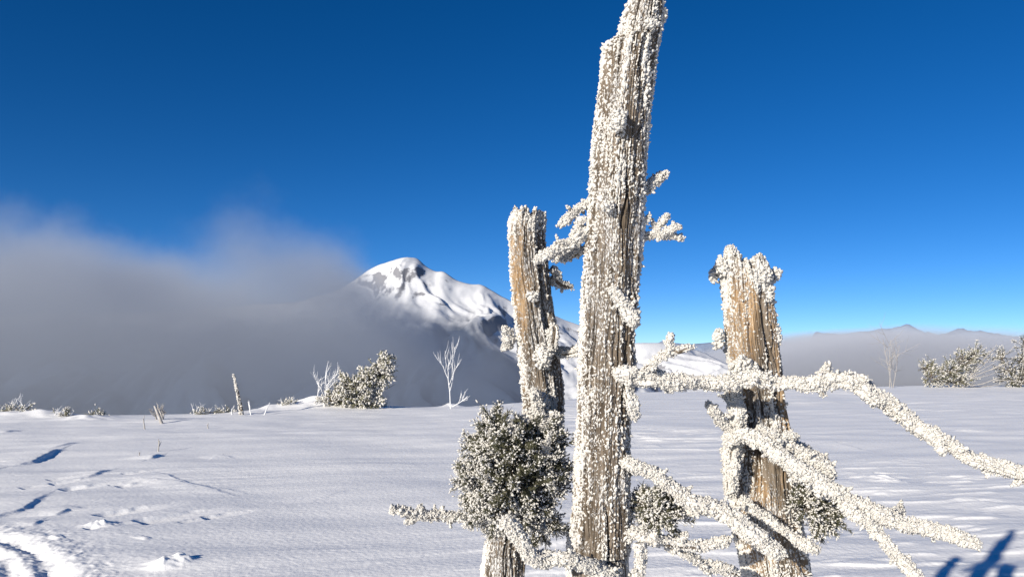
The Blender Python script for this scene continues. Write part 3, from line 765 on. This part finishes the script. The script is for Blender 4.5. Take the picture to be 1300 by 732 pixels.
br(t2, [(538, 654, 1.41, 6), (534, 645, 1.405, 6.5), (533, 640, 1.405, 5)], 51); br(t2, [(528, 656, 1.41, 6), (520, 661, 1.405, 5), (514, 663, 1.405, 4)], 52)
T = [(622, 570, 1.43, 22, 23, .045, .9), (654, 560, 1.42, 29, 27, .055, 1.3), (690, 575, 1.45, 24, 36, .05, 1.0), (608, 618, 1.42, 23, 24, .05, .9), (634, 540, 1.43, 14, 14, .03, .25), (650, 612, 1.40, 34, 34, .055, 1.5), (690, 630, 1.44, 28, 44, .05, 1.2), (628, 648, 1.41, 32, 20, .045, 1.0), (680, 672, 1.43, 24, 22, .04, .6)]
for k, (a_, b_) in enumerate([((668, 620), (612, 560)), ((672, 610), (650, 532)), ((675, 615), (696, 548)), ((665, 630), (590, 618)), ((668, 640), (620, 660)), ((672, 640), (694, 676))]):
    br(t2, [(*a_, 1.48, 7), ((a_[0] + b_[0]) / 2 + 4, (a_[1] + b_[1]) / 2 + 5, 1.43, 6), (*b_, 1.40, 4)], 120 + k, cover=.55)
xm = P(640, 0, 1.43)[0]; zlo = P(0, 620, 1.43)[2]
foliage(t2, [(*ce(a[0] + (652 - a[0]) * .07, a[1] + (610 - a[1]) * .06, a[2], a[3] * .93, a[4] * .93, a[5]), a[6]) for a in T], 430, 70, .036, .015, .0008, (.0007, .0020), .66, bias=(-.15, -.25, .35),
        rime_side=lambda p: .45 + 2.3 * sstep(xm + .0, xm - .07, p[:, 0]) + 1.6 * sstep(zlo + .01, zlo - .05, p[:, 2]) + 1.5 * sstep(xm + .06, xm + .10, p[:, 0]))
# ---- the right stump
t3 = empty('dead_tree', (.60, 1.57, 0))
tag(t3, 'short broken dead trunk on the right with a splintered top and orange bare wood', 'dead tree')
prof = [(338, 914, 972), (352, 913, 979), (380, 916, 982), (400, 917, 985), (440, 920, 990), (480, 926, 994), (520, 932, 1000), (560, 930, 1008), (600, 926, 1012), (640, 926, 1014), (680, 930, 1022), (732, 940, 1032), (770, 946, 1038)]
d3 = lambda y: 1.54
def dens3(py, th):
    da = np.angle(np.exp(1j * (th - FRONT)))
    return -.08 + .45 * sstep(400, 350, py) + .3 * sstep(-.6, -1.1, da) - .5 * np.exp(-((py - 600) / 40) ** 2 - ((da - .15) / .6) ** 2) - .15 * np.exp(-((py - 430) / 60) ** 2) + .2 * sstep(680, 720, py)
mod3 = knot_mod([(zof(430, 1.54), FRONT + .35, -.20, .10, .14), (zof(520, 1.54), FRONT + .1, -.22, .06, .3), (zof(600, 1.54), FRONT - .45, -.25, .08, .18), (zof(400, 1.54), FRONT - .3, -.10, .07, .12), (zof(600, 1.54), FRONT + .3, .08, .06, .5)])
tr, A, info = trunk(t3, prof, d3, (.66, 1.58, -.05, .10), WOOD_RIGHT, 307, mod=mod3, dens=dens3, ngr=19000, gs=(.0006, .0021), jag=.045, ridge=.22, crack=.42, pf0=.25)
for c_ in ((917, 338, 1.52, 8, 12, 60), (970, 350, 1.51, 10, 14, 80), (944, 466, 1.475, 17, 13, 130), (950, 352, 1.51, 9, 8, 40), (975, 372, 1.51, 7, 12, 40), (985, 424, 1.52, 6, 14, 40), (912, 430, 1.53, 6, 14, 40), (906, 350, 1.54, 5, 10, 30), (985, 348, 1.54, 5, 9, 30)):
    clump(A, *c_, .0046)
rime_on('rime_crust', A, tr)
R3 = [([(930, 352, 1.53, 10), (929, 335, 1.53, 9.5), (929, 320, 1.53, 9), (929, 312, 1.53, 6)], 1.0, .2), ([(920, 350, 1.53, 8), (914, 338, 1.53, 7), (912, 333, 1.53, 5)], 1.0, .1), ([(952, 350, 1.55, 7), (955, 341, 1.56, 6), (962, 338, 1.56, 5)], .5, 0), ([(968, 360, 1.54, 8), (970, 350, 1.54, 8), (970, 343, 1.54, 6)], .9, .1),
      ([(934, 482, 1.46, 14), (935, 520, 1.455, 15), (933, 560, 1.45, 15), (931, 600, 1.45, 14), (930, 636, 1.46, 13)], .62, 0),
      ([(928, 548, 1.45, 7), (916, 534, 1.445, 8), (907, 520, 1.44, 7.5), (899, 510, 1.44, 6)], .8, 0),
      ([(922, 560, 1.45, 12), (945, 556, 1.42, 13), (970, 566, 1.40, 14), (1000, 588, 1.385, 15), (1030, 610, 1.37, 16), (1060, 630, 1.36, 15), (1090, 644, 1.35, 13), (1130, 657, 1.34, 13), (1180, 671, 1.33, 12.5), (1225, 684, 1.32, 11), (1242, 690, 1.315, 7)], .95, .2),
      ([(960, 545, 1.44, 10), (975, 552, 1.425, 11), (1000, 566, 1.42, 12), (1025, 583, 1.415, 12), (1045, 598, 1.41, 11), (1058, 606, 1.41, 6)], .8, .2),
      ([(1000, 568, 1.44, 7), (1012, 566, 1.46, 7), (1024, 574, 1.47, 7), (1045, 586, 1.47, 7), (1058, 595, 1.47, 5)], .5, 0),
      ([(1070, 636, 1.355, 12), (1090, 656, 1.345, 11), (1110, 675, 1.34, 10.5), (1138, 702, 1.33, 10), (1160, 722, 1.32, 10), (1170, 730, 1.315, 6)], .9, 0),
      ([(938, 632, 1.44, 8), (958, 646, 1.43, 8), (985, 664, 1.42, 8), (1010, 680, 1.41, 8), (1030, 692, 1.40, 8), (1038, 696, 1.40, 5)], .8, 0),
      ([(928, 650, 1.46, 12), (938, 668, 1.45, 13), (952, 685, 1.45, 12), (965, 700, 1.46, 8)], .45, 0),
      ([(1120, 655, 1.36, 7), (1132, 650, 1.40, 6), (1142, 646, 1.44, 7), (1146, 644, 1.46, 6)], .6, 0),
      ([(990, 560, 1.42, 6), (1000, 552, 1.42, 7), (1012, 556, 1.42, 5)], .7, 0)]
for k, (pts, cv, cl_) in enumerate(R3): br(t3, pts, 70 + k, cover=cv, cluster=cl_)
foliage(t3, [(*ce(1030, 640, 1.42, 18, 22, .03), 1), (*ce(1045, 655, 1.425, 12, 18, .025), .7), (*ce(1022, 620, 1.42, 12, 12, .02), .4)], 100, 44, .024, .012, .0008, (.0007, .0020), .62, bias=(.3, -.1, -.1))
# ================================================================== FAR PLANTS ON THE CREST
def on_ground(px, dy):
    """world point on the snow dy metres (camera depth) away below column px"""
    x = (px - 650) / FPX * dy * CT
    return np.array([x, dy, h1(x, dy)])
def sprout(acc, p, d, L, r, lev, seed, spread=.6, up=.15, kids=(3, 5), curve=.25, bud=None):
    n = 6; pts = [p]; d = d / np.linalg.norm(d)
    rg = np.random.default_rng(seed)
    for i in range(n):
        d = d + rg.normal(size=3) * curve * .35 + np.array([0, 0, up * .3]); d /= np.linalg.norm(d); pts.append(pts[-1] + d * L / n)
    pts = np.array(pts); c = catmull(pts, 9)
    tube(acc, c, np.linspace(r, r * .45, 9), 6)
    if bud is not None: bud.append((pts[-1], d))
    if lev == 0: return
    for k in range(rg.integers(kids[0], kids[1] + 1)):
        t = rg.uniform(.3, .98); q = c[int(t * 8)]
        o = rg.normal(size=3); o -= d * (o @ d); o /= np.linalg.norm(o)
        sprout(acc, q, d * (1 - spread * .3) + o * spread * rg.uniform(.7, 1.3), L * rg.uniform(.4, .65), r * .55, lev - 1, seed * 13 + k + 1, spread, up, kids, curve, bud)
def bare_plant(name, label, cat, px, dy, h, r, seed, lean=(0, 0, 1), lev=2, spread=.6, kids=(4, 6), mat_=None, stems=1, group=None, stem_spread=.5, up=.15, sink=.1):
    p = on_ground(px, dy); e = empty(name, p); tag(e, label, cat, group)
    for s in range(stems):
        A = Acc(); rg = np.random.default_rng(seed + s * 17)
        d = np.array(lean, float) + (rg.normal(size=3) * stem_spread if stems > 1 else 0); d[2] = max(d[2], .4)
        k = rg.uniform(.6, 1) if stems > 1 else 1
        sprout(A, p + np.array([rg.normal() * .08 * (stems > 1), rg.normal() * .08 * (stems > 1), -sink]), d, h * k, r, lev, seed * 7 + s, spread, up, kids)
        A.build('stem', mat_ or TWIGF, e)
    return e
mpx = lambda d: d / FPX
# bare white sapling between the bush and the left trunk
dy = 24.5; k = mpx(dy)
e = bare_plant('frosted_sapling', 'slender bare white sapling between the frosted bush and the trunks', 'sapling', 573, dy, 66 * k, .021, 5, lean=(-.03, 0, 1), lev=2, spread=.42, kids=(5, 7), up=.35)
A = Acc(); p = on_ground(574, dy)
sprout(A, p + [0, 0, .05], np.array([.9, 0, .5]), 24 * k, .02, 2, 91, .5, .2, (3, 4)); A.build('stem', TWIGF, e)
# bush
def bush(name, label, px, dy, ells, tw, seed, nm=BUSHN, tl=.26, cat='bush', rime=.4, bias=(.1, -.1, .3), twigs=()):
    p = on_ground(px, dy); e = empty(name, p); tag(e, label, cat); k = mpx(dy)
    E = []
    for ax, az_, rx, rz, w in ells:
        E.append((p + np.array([ax * k, 0, az_ * k]), np.array([rx * k, rx * k * .8, rz * k]), w))
    foliage(e, E, tw, 22, tl, tl * .42, .010, (.012, .030), rime, bias=bias, nmat=nm)
    A = Acc()
    for i, (dx, dz, L) in enumerate(twigs):
        sprout(A, p + np.array([0, 0, -.05]), np.array([dx, 0, dz], float), L * k, .035, 1, seed + i, .5, .1, (2, 4))
    if twigs: A.build('stem', TWIGD, e)
    return e
bush('frosted_bush', 'leaning yellow-green frosted bush on the crest', 452, 24.0, [(-14, 12, 16, 12, 1.2), (4, 18, 18, 15, 1.4), (18, 30, 14, 14, 1.0), (32, 44, 10, 13, .8), (38, 58, 6, 8, .35), (-28, 8, 9, 8, .5), (10, 6, 22, 8, .9), (-12, 28, 5, 8, .25)], 420, 21, rime=.45,
     twigs=((.5, .8, 55), (-.3, .8, 40), (.7, .5, 45), (-.6, .5, 35), (.1, .9, 40)))
bare_plant('frosted_shrub', 'bare white shrub at the left side of the yellow-green bush', 'shrub', 407, 24.0, 46 * mpx(24), .022, 33, lean=(.0, 0, 1), lev=2, spread=.5, kids=(3, 5), stems=3, stem_spread=.25)
# broken stem leaning on the left with small twigs at its foot
dy = 21.5; k = mpx(dy)
p = on_ground(310, dy); e = empty('dead_sapling', p); tag(e, 'thin broken stem leaning left on the crest', 'dead tree')
A = Acc(); c = catmull([p + [.02, 0, -.1], p + [-.10, 0, 20 * k], p + [-12 * k, 0, 50 * k]], 40)
tube(A, c, np.linspace(2.3 * k, .7 * k, 40)[:, None] * (1 + .2 * fbm(np.cos(np.linspace(0, 6.28, 12))[None] * 2, 0, np.arange(40)[:, None] * .25, 2, 5)), 12); o = A.build('trunk', BARK, e)
A = Acc(); n = 260; i = rng.integers(0, 40, n); a = rng.uniform(0, 6.28, n); nr = np.stack([np.cos(a) - .5, np.sin(a) - .4, 0 * a], -1)
grains(A, c[i] + nr * (np.linspace(2.0 * k, .6 * k, 40)[i])[:, None], nr, rng.uniform(.010, .024, n), 1.1); A.build('rime_crust', RIME, o)
for j, (px, h, lean, lab) in enumerate([(322, 22, (-.3, 0, 1), 'small frosted twig just right of the broken stem'), (337, 21, (.2, 0, 1), 'short upright frosted twig between the broken stem and the bush'),
                                  (297, 12, (0, 0, 1), 'tiny twig at the foot of the broken stem')]):
    bare_plant('frosted_twig', lab, 'twig', px, 21.5, h * k, .022, 50 + j, lean=lean, lev=1, spread=.6, kids=(2, 3))
bare_plant('frosted_shrub', 'low brown-tipped shrub left of the broken stem', 'shrub', 210, 19.6, 20 * mpx(19.6), .022, 61, lev=2, spread=.7, kids=(3, 4), stems=6, stem_spread=.55, mat_=TWIGD)
p = on_ground(211, 18.8); kk = mpx(18.8); e = empty('dead_sapling', p); tag(e, 'short frosted stub leaning left in front of the low brown-tipped shrub', 'dead tree')
A = Acc(); c = catmull([p + [0, 0, -.1], p + [-6 * kk, 0, 9 * kk], p + [-12 * kk, 0, 22 * kk]], 20); tube(A, c, np.linspace(2.4 * kk, 1.4 * kk, 20), 8); A.build('trunk', TWIGD, e)
for j, (px, dy, h, lean, lab) in enumerate([(188, 16.9, 16, (-.15, 0, 1), 'thin dark twig below the low brown-tipped shrub'), (206, 13.0, 17, (-.12, 0, 1), 'thin dark twig standing alone in the open snow'), (183, 12.3, 8, (-.2, 0, 1), 'tiny stalk left of the lone dark twig'),
                                            (268, 17.2, 8, (-.3, 0, 1), 'tiny stalk in the snow below the white mounds')]):
    p = on_ground(px, dy); e = empty('dry_twig', p); tag(e, lab, 'twig'); kk = mpx(dy)
    A = Acc(); sprout(A, p - [0, 0, .05], np.array(lean, float), h * kk, 1.0 * kk, 1, 200 + j, .25, .1, (1, 2)); A.build('stem', TWIGD, e)
for j, (px, h, w) in enumerate([(6, 8, 12), (27, 12, 17), (84, 8, 14), (127, 5, 7), (258, 10, 14), (283, 6, 13), (371, 7, 9), (482, 5, 12), (706, 9, 8)]):
    dy = float(np.interp(math.atan((px - 650) / FPX), AZT, DYT)) - .6
    p = on_ground(px, dy); e = empty('buried_shrub', p); kk = mpx(dy)
    tag(e, 'low snow-buried shrub on the plateau edge in front of the fog', 'shrub', 'buried shrubs along the plateau edge')
    foliage(e, [(p + np.array([rng.normal() * w * kk * .5, 0, h * kk * q_]), np.array([w * kk * .7, w * kk * .6, h * kk * .3]), 1) for q_ in (.0, .1, .25)], 22, 9, .13, .11, .006, (.008, .020), .5, nmat=BUSHN)
    A = Acc()
    for q_ in range(6): sprout(A, p + np.array([rng.normal() * w * kk * .5, 0, -.05]), np.array([rng.normal() * .6, 0, 1.]), h * kk * rng.uniform(.8, 1.7), .010, 1, 300 + j * 5 + q_, .6, .1, (2, 4))
    A.build('stem', TWIGF, e)
# right side of the crest
dy = 42.; k = mpx(dy)
bare_plant('frosted_tree', 'bare pale tree with wide forked branches on the right', 'tree', 1132, dy, 64 * k, .022, 82, lean=(.0, 0, 1), mat_=TWIGD, lev=2, spread=.8, kids=(4, 6), stems=3, stem_spread=.4)
bush('leaning_pine', 'wind-bent frosted pine leaning right near the right edge', 1205, dy, [(-20, 12, 16, 12, 1), (0, 20, 18, 14, 1), (18, 32, 16, 11, .9), (8, 8, 22, 8, .8), (34, 40, 10, 7, .5), (-28, 24, 8, 5, .4)], 260, 43, tl=.40, cat='tree', rime=.45, bias=(.7, 0, .4),
     twigs=((.75, .6, 75), (.85, .5, 78), (.9, .4, 70), (-.5, .6, 35), (.95, .25, 60), (.9, -.02, 50)))
bush('frosted_pine', 'dark green frosted pine cut off by the right edge', 1290, dy, [(0, 8, 22, 10, 1.3), (-10, 22, 10, 10, .5), (12, 32, 12, 10, .8), (22, 20, 16, 16, 1), (14, 50, 10, 7, .4), (-18, 36, 5, 6, .3)], 260, 47, nm=NEEDLE, tl=.36, cat='tree', rime=.33, bias=(-.2, 0, .2),
     twigs=((.3, .8, 55), (-.5, .6, 35), (.7, .5, 50)))

# ================================================================== LIGHT, SKY, CAMERA
SUN_AZ = math.radians(37.6); SUN_EL = math.radians(18)
ld = Vector((math.sin(SUN_AZ) * math.cos(SUN_EL), math.cos(SUN_AZ) * math.cos(SUN_EL), -math.sin(SUN_EL)))   # travel direction
sl = bpy.data.lights.new('sun', 'SUN'); sl.energy = 4.7; sl.angle = math.radians(.53); sl.color = (1, .925, .81)
so = bpy.data.objects.new('sun', sl); COL.objects.link(so); so.rotation_euler = ld.to_track_quat('-Z', 'Y').to_euler(); so.location = (-3, -4, 6)
w = bpy.data.worlds.new('World'); S.world = w; w.use_nodes = True; nt = w.node_tree
sky = nt.nodes.new('ShaderNodeTexSky'); sky.sky_type = 'NISHITA'; sky.sun_disc = False
sky.sun_elevation = SUN_EL; sky.sun_rotation = math.atan2(-ld.x, -ld.y); sky.altitude = 2000; sky.air_density = .62; sky.dust_density = 0; sky.ozone_density = 3
hs = nt.nodes.new('ShaderNodeHueSaturation'); hs.inputs['Saturation'].default_value = 1.275; hs.inputs['Hue'].default_value = .505
nt.links.new(sky.outputs[0], hs.inputs['Color']); nt.links.new(hs.outputs[0], nt.nodes['Background'].inputs['Color'])
nt.nodes['Background'].inputs['Strength'].default_value = .076
cam = bpy.data.cameras.new('camera'); co = bpy.data.objects.new('camera', cam); COL.objects.link(co)
cam.sensor_width = 36; cam.lens = 36 * FPX / 1300; cam.clip_start = .05; cam.clip_end = 40000
co.location = (0, 0, EYE); co.rotation_euler = (PI / 2 + TH, 0, 0); S.camera = co
v = S.view_settings; v.view_transform = 'Standard'; v.look = 'None'; v.exposure = .60; v.gamma = 1; v.use_curve_mapping = False
cy = S.cycles
cy.use_denoising = True; cy.denoiser = 'OPENIMAGEDENOISE'; cy.denoising_input_passes = 'RGB_ALBEDO_NORMAL'
cy.max_bounces = 8; cy.diffuse_bounces = 3; cy.glossy_bounces = 2; cy.volume_bounces = 3; cy.transparent_max_bounces = 8
cy.volume_max_steps = 128
